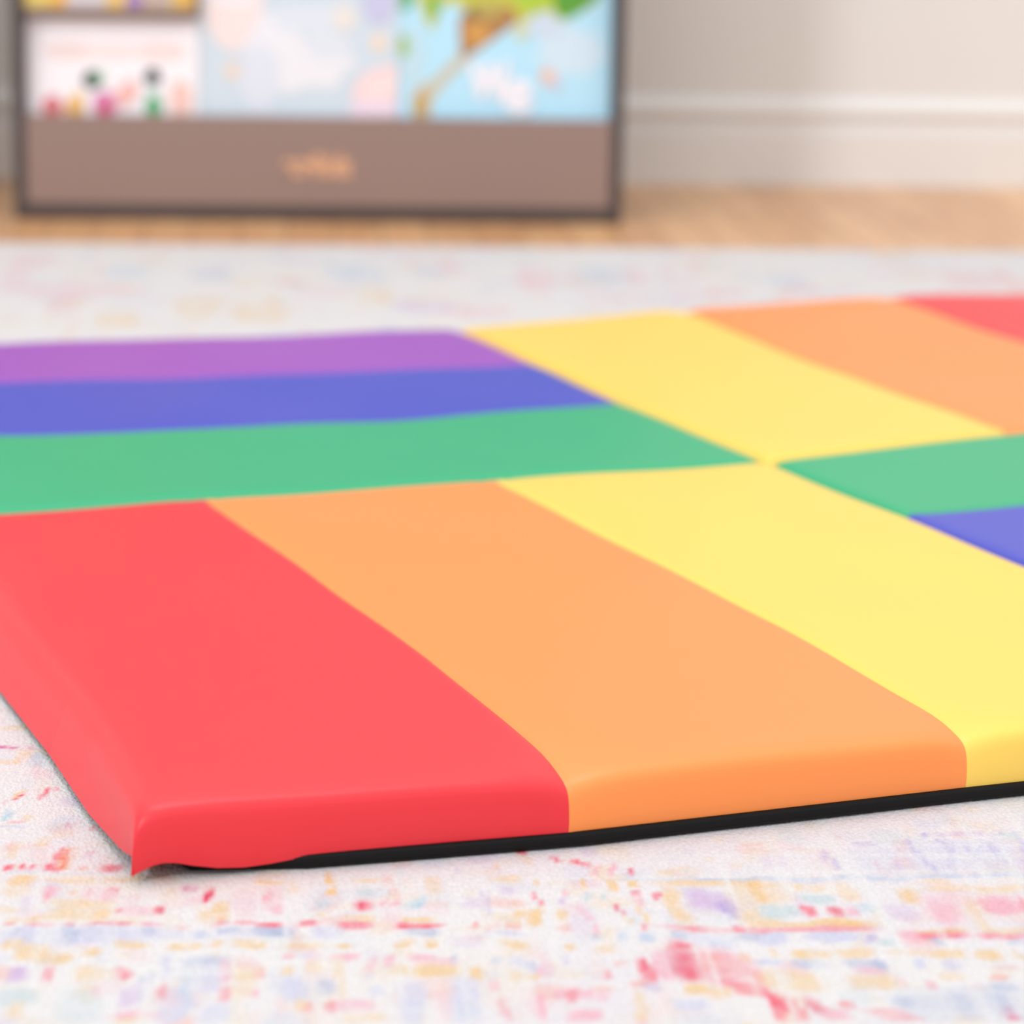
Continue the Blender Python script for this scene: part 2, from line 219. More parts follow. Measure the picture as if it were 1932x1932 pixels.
(-0.0388,-0.9656,0.0042,0.0225,'T',.4,0.0000),(-0.0173,-0.9306,0.0118,0.0049,'t',.5,0.0000),(-0.1352,-0.9557,0.0031,0.0070,'c',.4,0.0000),(-0.1457,-0.9569,0.0072,0.0101,'g',.9,0.0000),
(-0.1189,-0.9370,0.0077,0.0072,'g',.9,0.0000),(-0.0975,-0.9551,0.0056,0.0070,'c',.3,0.0000),(-0.1280,-0.9582,0.0028,0.0093,'r',.85,0.0000),(-0.1152,-0.9593,0.0045,0.0101,'R',.65,0.0008),
(-0.1060,-0.9588,0.0035,0.0078,'k',.7,0.0000),(-0.1257,-0.9787,0.0042,0.0027,'b',.5,0.0000),(-0.0573,-0.9573,0.0109,0.0227,'k',.5,0.0011),(-0.0581,-0.9583,0.0082,0.0156,'k',.3,0.0000),
(-0.0311,-0.9496,0.0026,0.0111,'r',.8,0.0014),(-0.0223,-0.9513,0.0083,0.0126,'k',.9,0.0011),(-0.1280,-0.9775,0.0289,0.0053,'t',.8,0.0000),(-0.1108,-0.9810,0.0111,0.0053,'O',.25,0.0000),
(-0.0785,-0.9932,0.0097,0.0060,'k',.8,0.0000),(-0.0622,-0.9936,0.0122,0.0060,'r',.6,0.0000),(-0.0330,-0.9952,0.0116,0.0052,'r',.6,0.0000),(-0.0613,-0.9876,0.0132,0.0030,'T',.4,0.0000),
(-0.0310,-0.9877,0.0114,0.0038,'T',.4,0.0000),(-0.1536,-0.9979,0.0066,0.0066,'l',1,0.0000),(-0.1230,-0.9987,0.0144,0.0052,'l',1,0.0000),(-0.1040,-1.0007,0.0027,0.0066,'V',.5,0.0000),
(-0.0954,-1.0054,0.0048,0.0051,'g',.7,0.0000),(-0.0679,-1.0032,0.0025,0.0052,'B',.8,0.0000),(-0.0280,-1.0043,0.0044,0.0037,'b',.9,0.0000),(-0.1531,-1.0155,0.0022,0.0065,'T',.5,0.0000),
(-0.1355,-1.0175,0.0092,0.0065,'t',.9,0.0000),(-0.1124,-1.0174,0.0089,0.0072,'T',.5,0.0000),(-0.0691,-1.0214,0.0084,0.0058,'t',.9,0.0000),(-0.0474,-1.0220,0.0068,0.0058,'t',.9,0.0000),
(-0.0324,-1.0232,0.0024,0.0050,'T',.5,0.0000),(-0.0866,-1.0192,0.0095,0.0047,'t',.4,0.0000),(-0.1589,-1.0312,0.0064,0.0049,'l',1,0.0000),(-0.1391,-1.0317,0.0080,0.0064,'B',.6,0.0000),
(-0.1162,-1.0330,0.0070,0.0071,'B',.5,0.0000),(-0.1055,-1.0348,0.0029,0.0071,'B',.9,0.0000),(-0.0827,-1.0340,0.0030,0.0057,'l',.9,0.0000),(-0.0675,-1.0351,0.0038,0.0064,'V',.35,0.0000),
(-0.1510,-1.0544,0.0158,0.0123,'t',.6,0.0000),(-0.1154,-1.0589,0.0112,0.0089,'T',.45,0.0000),(-0.1131,-1.0437,0.0067,0.0049,'k',.6,0.0000),(-0.0857,-1.0598,0.0026,0.0061,'r',.4,0.0000),
(-0.0707,-1.0491,0.0073,0.0049,'T',.35,0.0000),(-0.0473,-1.0526,0.0048,0.0062,'s',.6,0.0000),(-0.0461,-1.0677,0.0068,0.0074,'B',.5,0.0000),(-0.0743,-1.0868,0.0301,0.0217,'B',.4,0.0000),
(-0.1032,-1.0802,0.0052,0.0066,'B',.5,0.0000),(-0.0749,-1.0881,0.0039,0.0204,'B',.4,0.0013),(-0.0521,-1.0883,0.0032,0.0132,'B',.5,0.0013),(-0.5764,-0.6649,0.0013,0.0032,'m',.7,0.0000),
(-0.5704,-0.6655,0.0014,0.0038,'m',.8,0.0000),(-0.5660,-0.6656,0.0013,0.0038,'m',.7,0.0000),(-0.5571,-0.6652,0.0019,0.0043,'m',.6,0.0000),(-0.5550,-0.6854,0.0041,0.0095,'b',.9,0.0000),
(-0.5514,-0.7001,0.0055,0.0052,'c',.3,0.0000),(-0.5674,-0.6925,0.0019,0.0063,'T',.6,0.0000),(-0.5731,-0.6956,0.0016,0.0052,'T',.5,0.0000),(-0.5564,-0.7619,0.0015,0.0087,'R',.8,-0.0009),
(-0.5419,-0.7563,0.0018,0.0107,'r',.9,-0.0009),(-0.5596,-0.7570,0.0018,0.0097,'T',.6,0.0000),(-0.5622,-0.7752,0.0012,0.0029,'r',.8,0.0000),(-0.5359,-0.7467,0.0012,0.0030,'r',.6,0.0000),
(-0.5615,-0.7949,0.0018,0.0093,'c',.6,-0.0004),(-0.5498,-0.7989,0.0030,0.0056,'t',.8,0.0000),(-0.5236,-0.8137,0.0012,0.0032,'R',.6,0.0000),(-0.5184,-0.8074,0.0009,0.0023,'r',.5,0.0000),
(-0.5087,-0.8181,0.0015,0.0054,'r',.6,0.0000),(-0.5539,-0.8062,0.0048,0.0018,'k',.8,0.0000),(-0.5544,-0.8144,0.0089,0.0027,'b',.6,0.0000),(-0.5252,-0.8076,0.0090,0.0138,'b',.4,0.0000),
(-0.5390,-0.8388,0.0044,0.0088,'t',.5,0.0000),(-0.5509,-0.8517,0.0029,0.0131,'t',.5,0.0000),(-0.5102,-0.8643,0.0007,0.0056,'m',.3,0.0000),(-0.6737,1.1975,0.0837,0.0345,'k',0.42,0.0000),
(-0.6111,1.3496,0.0269,0.0469,'b',0.54,0.0000),(-0.5028,1.3436,0.0270,0.0585,'B',0.42,0.0000),(-0.3194,1.3528,0.0342,0.0590,'b',0.54,0.0000),(-0.2229,1.3691,0.0207,0.0477,'b',0.48,0.0000),
(0.0027,1.3460,0.0347,0.0828,'b',0.48,0.0000),(0.2326,1.3096,0.0278,0.0583,'b',0.54,0.0000),(-0.7342,1.4521,0.0343,0.0616,'k',0.30,0.0000),(-0.6718,1.0849,0.0187,0.0609,'r',0.18,0.0000),
(-0.0900,1.3071,0.0205,0.0926,'k',0.42,0.0000),(0.0430,1.3358,0.0139,0.0707,'k',0.36,0.0000),(0.4807,1.3328,0.0354,0.0475,'r',0.21,0.0000),(0.5353,1.3249,0.0149,0.0828,'r',0.24,0.0000),
(-0.5112,1.0720,0.0282,0.0809,'t',0.42,0.0000),(-0.4384,1.0349,0.0312,0.0793,'t',0.42,0.0000),(-0.2973,1.1635,0.0195,0.0641,'t',0.42,0.0000),(-0.6023,0.9693,0.0243,0.0571,'t',0.36,0.0000),
(-0.3619,1.1920,0.0327,0.0325,'k',0.30,0.0000),(-0.1975,1.3944,0.0174,0.0483,'k',0.30,0.0000),(0.0956,1.3189,0.0138,0.1401,'k',0.18,0.0000),(-0.7496,1.3211,0.0199,0.0920,'k',0.24,0.0000)]
rng = np.random.default_rng(11)
def vnoise(x, y, sx, sy, seed):
    g = np.random.default_rng(seed).random((256, 256))
    u = x*sx+100.3; v = y*sy+77.7
    i = np.floor(u).astype(int); j = np.floor(v).astype(int); fu = u-i; fv = v-j
    fu = fu*fu*(3-2*fu); fv = fv*fv*(3-2*fv)
    a = g[i % 256, j % 256]; b_ = g[(i+1) % 256, j % 256]; c = g[i % 256, (j+1) % 256]; d = g[(i+1) % 256, (j+1) % 256]
    return (a*(1-fu)+b_*fu)*(1-fv)+(c*(1-fu)+d*fu)*fv

RZ = .007; RY1 = 1.618; RX0, RX1, RY0 = -1.75, 1.65, -1.75
def axis(parts):
    out = []
    for a, b_, s in parts:
        n = max(1, int(round((b_-a)/s))); out += list(np.linspace(a, b_, n, endpoint=False))
    out.append(parts[-1][1]); return np.array(out)
gx = axis([(RX0, -1.15, .014), (-1.15, .55, .0028), (.55, 1.0, .010), (1.0, RX1, .014)])
gy = axis([(RY0, -1.12, .010), (-1.12, -.35, .0034), (-.35, .6, .012), (.6, RY1, .008)])
X, Y = np.meshgrid(gx, gy, indexing='ij')
base = np.array(lin((246, 242, 242)))
col = np.ones(X.shape+(3,))*base
def dye(mask, c, a):
    global col
    al = np.clip(mask*a, 0, 1)[..., None]
    col = col*(1-al)+np.array(c)*al
XW = X+(vnoise(X, Y, 45, 45, 1)-.5)*.007+(vnoise(X, Y, 170, 150, 5)-.5)*.0018
YW = Y+(vnoise(X, Y, 45, 45, 2)-.5)*.009+(vnoise(X, Y, 170, 150, 6)-.5)*.003
wear = .75+.40*vnoise(X, Y, 240, 120, 3)*(.5+vnoise(X, Y, 30, 30, 4))
# large pale washes of colour in the ground
dye(np.clip(vnoise(X, Y, 9, 9, 21)-.55, 0, 1)*2, lin((238, 228, 240)), .5)
dye(np.clip(vnoise(X, Y, 11, 14, 22)-.6, 0, 1)*2, lin((248, 232, 214)), .55)
dye(np.clip(vnoise(X, Y, 60, 40, 23)-.7, 0, 1)*2.5, lin((222, 226, 240)), .6)
dye(np.clip(vnoise(X, Y, 70, 40, 24)-.72, 0, 1)*2.5, lin((250, 215, 205)), .6)
dye(np.clip(vnoise(X, Y, 90, 60, 25)-.72, 0, 1)*2.5, lin((250, 225, 180)), .5)
def mark(cx, cy, hw, hh, code, a, lean=0, soft=.3):
    i0, i1 = np.searchsorted(gx, (cx-hw*2-abs(lean)-.02, cx+hw*2+abs(lean)+.02)); j0, j1 = np.searchsorted(gy, (cy-hh*2-.02, cy+hh*2+.02))
    if i1 <= i0 or j1 <= j0: return
    sl = (slice(i0, i1), slice(j0, j1))
    dy = (YW[sl]-cy)/max(hh, .002); dx = (XW[sl]-cx+lean*dy)/max(hw, .0015)
    d = (np.abs(dx)**3.2+np.abs(dy)**3.2)**(1/3.2)
    m = np.clip((1.30-d)/.55, 0, 1)*wear[sl]*a*1.1
    al = np.clip(m, 0, 1)[..., None]
    col[sl] = col[sl]*(1-al)+np.array(lin(PAL[code]))*al
# border guard lines and motifs repeated over the parts away from the listed ones
rr = random.Random(5)
codes = 'rkstTbBlpkltbg'
for k in range(1500):
    x = rr.uniform(RX0, RX1); y = rr.uniform(RY0, RY1)
    if y < -.66 and -.82 < x < .2: continue
    s = rr.uniform(.004, .016)
    mark(x, y, s*rr.uniform(.6, 2.4), s*rr.uniform(.8, 2.2), rr.choice(codes), rr.uniform(.2, .6))
for k in range(1150):
    x = rr.uniform(-1.15, .55); y = rr.uniform(-1.13, -.5)
    mark(x, y, rr.uniform(.002, .010), rr.uniform(.003, .016), rr.choice('kkttTblpgs'), rr.uniform(.12, .38))
# the border pattern repeats, mirrored, to both sides
for (mx_, my_, mw, mh, mc, ma, ml) in MARKS:
    if my_ < -.66:
        for ax_ in (-.575, -.02):
            mark(2*ax_-mx_, my_, mw, mh, mc, ma*.8, -ml)
for r_ in MARKS: mark(*r_)
# worn white warp threads showing through
dye(np.clip(vnoise(X, Y, 160, 14, 8)-.66, 0, 1)*3, lin((246, 244, 244)), .8)
dye(np.clip(vnoise(X, Y, 12, 150, 9)-.68, 0, 1)*3, lin((246, 244, 244)), .6)
nx, ny = X.shape
Zr = RZ+(vnoise(X, Y, 14, 14, 31)-.5)*.0006
co3 = np.stack([X, Y, Zr], -1).reshape(-1, 3)
idx = np.arange(nx*ny).reshape(nx, ny)
q4 = np.stack([idx[:-1, :-1], idx[1:, :-1], idx[1:, 1:], idx[:-1, 1:]], -1).reshape(-1, 4)
# skirt down to the floor all round
ring = list(idx[:, 0])+list(idx[-1, 1:])+list(idx[::-1, -1][1:])+list(idx[0, ::-1][1:-1])
low = co3[ring].copy(); low[:, 2] = .0005
n0 = len(co3); lowi = n0+np.arange(len(ring)); ring = np.array(ring)
rn = np.roll(ring, -1); ln = np.roll(lowi, -1)
q5 = np.stack([ring, lowi, ln, rn], -1)
V = np.vstack([co3, low]); Q = np.vstack([q4, q5])
me = bpy.data.meshes.new('rug'); me.vertices.add(len(V)); me.vertices.foreach_set('co', V.ravel())
me.loops.add(Q.size); me.loops.foreach_set('vertex_index', Q.ravel().astype(np.int32))
me.polygons.add(len(Q)); me.polygons.foreach_set('loop_start', np.arange(0, Q.size, 4, dtype=np.int32))
me.update(calc_edges=True); me.validate()
ca = me.color_attributes.new('dye', 'FLOAT_COLOR', 'POINT')
col = col*.745; base = base*.745
cc = np.ones((len(V), 4)); cc[:n0, :3] = col.reshape(-1, 3); cc[n0:, :3] = base
ca.data.foreach_set('color', cc.ravel().astype(np.float32))
def rug_mat():
    m = bpy.data.materials.new('printed_flatweave'); m.use_nodes = True
    nt = m.node_tree; N = nt.nodes; Lk = nt.links; b = N['Principled BSDF']
    at = N.new('ShaderNodeAttribute'); at.attribute_name = 'dye'
    tc = N.new('ShaderNodeTexCoord')
    n = N.new('ShaderNodeTexNoise'); n.inputs['Scale'].default_value = 620; n.inputs['Detail'].default_value = 2
    n2 = N.new('ShaderNodeTexVoronoi'); n2.inputs['Scale'].default_value = 420
    mp = N.new('ShaderNodeMapping'); mp.inputs['Scale'].default_value = (1, .6, 1)
    Lk.new(tc.outputs['Object'], mp.inputs['Vector'])
    Lk.new(mp.outputs['Vector'], n.inputs['Vector']); Lk.new(mp.outputs['Vector'], n2.inputs['Vector'])
    ad = N.new('ShaderNodeMath'); ad.operation = 'ADD'; Lk.new(n.outputs['Fac'], ad.inputs[0]); Lk.new(n2.outputs['Distance'], ad.inputs[1])
    bp = N.new('ShaderNodeBump'); bp.inputs['Strength'].default_value = .55; bp.inputs['Distance'].default_value = .0011
    Lk.new(ad.outputs[0], bp.inputs['Height']); Lk.new(bp.outputs['Normal'], b.inputs['Normal'])
    mr = N.new('ShaderNodeMapRange'); mr.inputs['From Min'].default_value = .3; mr.inputs['From Max'].default_value = .7
    mr.inputs['To Min'].default_value = .90; mr.inputs['To Max'].default_value = 1.04
    Lk.new(n.outputs['Fac'], mr.inputs['Value'])
    mu = N.new('ShaderNodeMixRGB'); mu.blend_type = 'MULTIPLY'; mu.inputs['Fac'].default_value = 1
    Lk.new(at.outputs['Color'], mu.inputs['Color1']); Lk.new(mr.outputs['Result'], mu.inputs['Color2'])
    Lk.new(mu.outputs['Color'], b.inputs['Base Color'])
    b.inputs['Roughness'].default_value = .95; b.inputs['Specular IOR Level'].default_value = .1
    return m
rug = link('area_rug', me, rug_mat())
tag(rug, 'large faded white area rug with worn pink, blue and yellow pattern', 'rug')

# ------------------------------------------------------------------ play mat
VIN = {
 'red':    mat('red_vinyl', (.80, .022, .034), .42, .5, .03, 900),
 'orange': mat('orange_vinyl', (.95, .280, .062), .42, .5, .03, 900),
 'yellow': mat('yellow_vinyl', (.93, .610, .102), .42, .5, .03, 900),
 'green':  mat('green_vinyl', (.018, .395, .172), .42, .5, .03, 900),
 'blue':   mat('blue_vinyl', (.052, .066, .50), .42, .5, .03, 900),
 'purple': mat('purple_vinyl', (.33, .072, .47), .42, .5, .03, 900),
}
BLACK = mat('black_underside', (.005, .005, .005), .45, .18, .1, 600)
PQ = .737; PS = PQ/3; PH = .036; BASE = .0084
play = empty('play_mat', (0, 0, RZ), math.radians(17.7))
tag(play, 'rainbow striped play mat of four square padded panels lying on the faded rug', 'play mat')

# profile from the flat top out to the side: (distance from edge, height 0..1)
OUTER = [(.045, 1.0), (.032, .995), (.022, .985), (.015, .970), (.010, .950), (.0066, .920), (.0040, .880), (.0022, .825),
         (.0010, .75), (.0003, .65), (0, .52), (0, .38), (.0002, .25), (.0008, .12), (.0018, 0)]
HINGE = [(.020, 1.0), (.015, .996), (.011, .988), (.0075, .970), (.0055, .935), (.0032, .89), (.0018, .80), (.0010, .66), (.0008, .5), (.0006, .2), (.0006, 0)]
def samples(lo_prof, hi_prof):
    """positions 0..PQ across one panel with a height factor, folded down at both ends"""
    s = [(d, h, 0) for d, h in reversed(lo_prof)]
    a = lo_prof[0][0]; b_ = PQ-hi_prof[0][0]
    mid = set()
    n = 46
    for i in range(1, n): mid.add(round(a+(b_-a)*i/n, 5))
    for sm in (PS, 2*PS):
        for d in (-.012, -.007, -.004, -.002, -.0008, 0, .0008, .002, .004, .007, .012): mid.add(round(sm+d, 5))
    mm = sorted(mid); out = []
    for v in mm:
        near = min(abs(v-PS), abs(v-2*PS))
        if near > .0125 and near < .016: continue
        out.append((v, 1, 0))
    s += out
    s += [(PQ-d, h, 0) for d, h in hi_prof]
    return s

def panel(name_colors, ax, ox, oy, lox, hix, loy, hiy, OFF, label):
    """ax: axis across the stripes; (ox,oy) lower corner in mat coordinates; OFF[i][j]=(dx,dy,dz) at the 4x4 nodes"""
    bm = box(ox+(.010 if lox is OUTER else .0005), ox+PQ-(.004 if hix is OUTER else .0005), oy+(-.0012 if loy is OUTER else .0005), oy+PQ-(.004 if hiy is OUTER else .0005), .0004, BASE+.0008, .0034, 4)
    # base follows the panel
    def off(x, y):
        u = min(max((x-ox)/PS, 0), 3); v = min(max((y-oy)/PS, 0), 3)
        i = min(int(u), 2); j = min(int(v), 2); fu = u-i; fv = v-j
        r = [0, 0, 0]
        for k in range(3):
            r[k] = (OFF[i][j][k]*(1-fu)+OFF[i+1][j][k]*fu)*(1-fv)+(OFF[i][j+1][k]*(1-fu)+OFF[i+1][j+1][k]*fu)*fv
        return r
    ins = .0
    bmesh.ops.subdivide_edges(bm, edges=[e for e in bm.edges if e.calc_length() > .3], cuts=8, use_grid_fill=True)
    for v in bm.verts:
        d = off(v.co.x, v.co.y); v.co.x += d[0]; v.co.y += d[1]
        cd = math.hypot(v.co.x+PQ, v.co.y+PQ)
        if cd < .10:
            k = (1-cd/.10)
            v.co.x += .026*k; v.co.y += .014*k
    base = from_bm('panel', bm, BLACK, play, True)
    base['label'] = label
    for p in base.data.polygons: p.use_smooth = False
    sx = samples(lox, hix); sy = samples(loy, hiy)
    for si, cn in enumerate(name_colors):
        lo, hi = si*PS-1e-4, (si+1)*PS+1e-4
        A, B = (sx, sy) if ax == 'x' else (sy, sx)
        first = si == 0; last = si == 2
        AA = [t for t in A if lo <= t[0] <= hi]
        bm = bmesh.new(); grid = []
        for (pa, ha, _) in AA:
            row = []
            for (pb, hb, _) in B:
                x, y = (pa, pb) if ax == 'x' else (pb, pa)
                z = PH*ha*hb
                # welded seam: the skin is drawn in beside it, more where it turns over the edge
                near = min(abs(pa-PS), abs(pa-2*PS))
                groove = math.exp(-(near/.0024)**2)*.0015+math.exp(-(near/.011)**2)*.0006
                eb = min(pb, PQ-pb)
                outer_b = (B is sy and ((pb < PQ/2 and loy is OUTER) or (pb > PQ/2 and hiy is OUTER))) or (B is sx and ((pb < PQ/2 and lox is OUTER) or (pb > PQ/2 and hix is OUTER)))
                pull = math.exp(-(near/.016)**2)*math.exp(-(eb/.030)**2)*(.0045 if outer_b else .0007)
                if not outer_b: z += .0022*math.exp(-(near/.006)**2)*math.exp(-((eb-.006)/.010)**2)*ha*hb
                z -= groove*ha*min(1, hb*1.2) + pull*hb*ha
                shift = pull*.7*hb*(1 if pb < PQ/2 else -1)
                if ax == 'x': y += shift
                else: x += shift
                # soft swelling between the seams and faint ripples of the skin
                gx_, gy_ = ox+x, oy+y
                z += (.0006*math.sin(gx_*21+gy_*13)+.0004*math.sin(gx_*37-gy_*29+1.3))*ha*hb
                d = off(gx_, gy_)
                X_, Y_, Z_ = gx_+d[0], gy_+d[1], BASE+z+d[2]*ha*hb
                if ox < -.1 and oy < -.1 and gx_ < -PQ+.07:      # the left side leans inwards
                    X_ += .011*(1-(gx_+PQ)/.07)*min(1, ha*hb)*min(1, math.hypot(gx_+PQ, gy_+PQ)/.16)
                # slack front left corner: the cover hangs past the base to the rug
                cd = math.hypot(gx_+PQ, gy_+PQ)
                lowk = 1-min(1, ha*hb)
                if cd < .036:
                    Z_ += .0026*math.sin(math.pi*cd/.036)*lowk
                if loy is OUTER and gy_ < -PQ+.004 and oy < -.1:
                    Z_ -= .0042*math.exp(-((gx_+PQ-.060)/.030)**2)*lowk
                if cd < .012:
                    k = 1-cd/.012
                    Z_ -= .0045*k*lowk; X_ -= .003*k*lowk
                # loose hem along the left side
                if gx_ < -PQ+.004 and ha*hb < .35 and ox < -.1 and oy < -.1:
                    k = (1-ha*hb/.35)*min(1, cd/.12); X_ -= .0045*k; Z_ -= .004*k
                row.append(bm.verts.new((X_, Y_, Z_)))
            grid.append(row)
        for i in range(len(grid)-1):
            for j in range(len(B)-1):
                bm.faces.new((grid[i][j], grid[i+1][j], grid[i+1][j+1], grid[i][j+1]))
        bmesh.ops.remove_doubles(bm, verts=bm.verts, dist=.00004)
        bmesh.ops.recalc_face_normals(bm, faces=bm.faces)
        if sum(f.normal.z for f in bm.faces) < 0: bmesh.ops.reverse_faces(bm, faces=bm.faces)
        st = from_bm('stripe', bm, VIN[cn], base, True)
        st['label'] = '%s vinyl stripe' % cn
    return base

def nodes(d):
    return [[d.get((i, j), (0, 0, 0)) for j in range(4)] for i in range(4)]
def fill(pts):
    """bilinear-ish fill of unlisted nodes from the listed ones (inverse distance)"""
    out = {}
    for i in range(4):
        for j in range(4):
            if (i, j) in pts: out[i, j] = pts[i, j]; continue
            W = 0; acc = [0, 0, 0]
            for (a, b_), v in pts.items():
                ww = 1/((a-i)**2+(b_-j)**2)**1.5; W += ww
                for k in range(3): acc[k] += v[k]*ww
            out[i, j] = tuple(c/W for c in acc)
    return nodes(out)
OFF_FL = fill({(3, 2): (.007, -.012, 0), (3, 1): (.012, -.012, 0), (1, 3): (-.006, -.013, 0), (2, 3): (-.009, -.012, 0), (3, 3): (-.006, -.014, 0),
               (1, 0): (-.003, -.006, 0), (2, 0): (.004, -.008, 0), (0, 0): (.001, .016, 0), (0, 1): (.009, -.004, 0), (0, 2): (.010, -.009, 0), (0, 3): (-.004, -.012, 0), (3, 0): (.016, -.013, 0)})
OFF_BL = fill({(3, 0): (-.006, -.014, 0), (3, 1): (-.016, .012, 0), (3, 2): (-.014, -.018, 0), (3, 3): (-.015, -.030, 0),
               (0, 0): (-.004, -.012, 0), (0, 1): (0, .038, .004), (0, 2): (0, .018, .004), (0, 3): (0, -.010, .003), (1, 0): (-.006, -.013, 0), (2, 0): (-.009, -.012, 0)})
OFF_BR = fill({(0, 0): (-.006, -.013, 0), (0, 1): (-.014, -.014, .0008), (0, 2): (-.012, -.022, .0006), (1, 0): (-.003, .014, .006), (0, 3): (-.012, -.030, 0), (1, 3): (.020, .010, .003), (2, 3): (.045, .035, .004),
               (3, 3): (.05, .008, .001), (2, 0): (.02, .020, .007), (3, 0): (.03, .022, .008)})
OFF_FR = fill({(0, 3): (-.005, -.013, -.001), (1, 3): (.004, .012, .006), (2, 3): (.02, .018, .007), (3, 3): (.03, .02, .008),
               (0, 2): (.009, .028, -.003), (1, 2): (.01, .036, -.002), (2, 2): (.015, .036, 0), (0, 1): (.013, .01, -.003), (0, 0): (.016, -.013, 0)})
panel(['red', 'orange', 'yellow'], 'x', -PQ, -PQ, OUTER, HINGE, OUTER, HINGE, OFF_FL, 'front left square panel with red, orange and yellow stripes')
panel(['green', 'blue', 'purple'], 'y', -PQ, 0, OUTER, HINGE, HINGE, OUTER, OFF_BL, 'back left square panel with green, blue and purple stripes')
panel(['yellow', 'orange', 'red'], 'x', 0, 0, HINGE, OUTER, HINGE, OUTER, OFF_BR, 'back right square panel with yellow, orange and red stripes')
panel(['purple', 'blue', 'green'], 'y', 0, -PQ, HINGE, OUTER, OUTER, HINGE, OFF_FR, 'front right square panel with green and blue stripes in view')

# ------------------------------------------------------------------ book display
FY = 1.930
frame_m = mat('dark_grey_brown_frame', (.080, .066, .066), .45, .4, .05, 200)
taupe_m = mat('taupe_laminate', (.315, .220, .195), .5, .4, .04, 180)
BX0, BX1 = -.807, .089
case = empty('book_display', ((BX0+BX1)/2, FY, 0))
tag(case, 'grey brown wooden book rack standing on the wood floor by the back wall', 'bookcase')
cx0 = (BX0+BX1)/2
def part(name, b, m, parent=case):
    o = from_bm(name, b, m); o.parent = parent; return o
def lbox(x0, x1, y0, y1, z0, z1, bev=.0015):
    return box(x0-cx0, x1-cx0, y0-FY, y1-FY, z0, z1, bev)
part('side_panel', lbox(BX0, BX0+.0175, FY, FY+.40, 0, .98), frame_m)
part('side_panel', lbox(BX1-.0175, BX1, FY, FY+.40, 0, .98), frame_m)
part('base_rail', lbox(BX0+.0177, BX1-.0177, FY+.001, FY+.398, .0, .023), frame_m)
fp = part('front_panel', lbox(BX0+.0179, BX1-.0179, FY+.001, FY+.012, .0232, .1535), taupe_m)
part('back_panel', lbox(BX0+.0179, BX1-.0179, FY+.386, FY+.397, .0187, .958), taupe_m)
part('top_board', lbox(BX0+.0177, BX1-.0177, FY+.15, FY+.40, .96, .98), frame_m)
part('divider', lbox(-.5405, -.5345, FY+.062, FY+.385, .0187, .958), taupe_m)
part('shelf', lbox(BX0+.0179, -.5412, FY+.008, FY+.385, .2965, .3073), taupe_m)
def text_bm(body, size, bold=.0):
    cu_ = bpy.data.curves.new('t', 'FONT'); cu_.body = body; cu_.size = size; cu_.offset = bold
    cu_.extrude = .0004
    ob = bpy.data.objects.new('t', cu_); C.objects.link(ob)
    dg = bpy.context.evaluated_depsgraph_get(); m_ = bpy.data.meshes.new_from_object(ob.evaluated_get(dg))
    bm = bmesh.new(); bm.from_mesh(m_); bpy.data.objects.remove(ob); bpy.data.meshes.remove(m_); bpy.data.curves.remove(cu_)
    return bm
def place_text(bm, x0, x1, z0, z1, y):
    xs = [v.co.x for v in bm.verts]; ys = [v.co.y for v in bm.verts]; zs = [v.co.z for v in bm.verts]
    for v in bm.verts:
        u = (v.co.x-min(xs))/(max(xs)-min(xs)); t = (v.co.y-min(ys))/(max(ys)-min(ys)); e = v.co.z-min(zs)
        v.co = Vector((x0+(x1-x0)*u, y-e, z0+(z1-z0)*t))
    return bm
lt = place_text(text_bm('ecr4kids', .04, .0016), -.415-cx0, -.314-cx0, .0665, .1015, .0008)
lo = part('lettering', lt, mat('tan_ink', (.80, .44, .26), .5), fp)
lo['label'] = 'tan printed lettering'

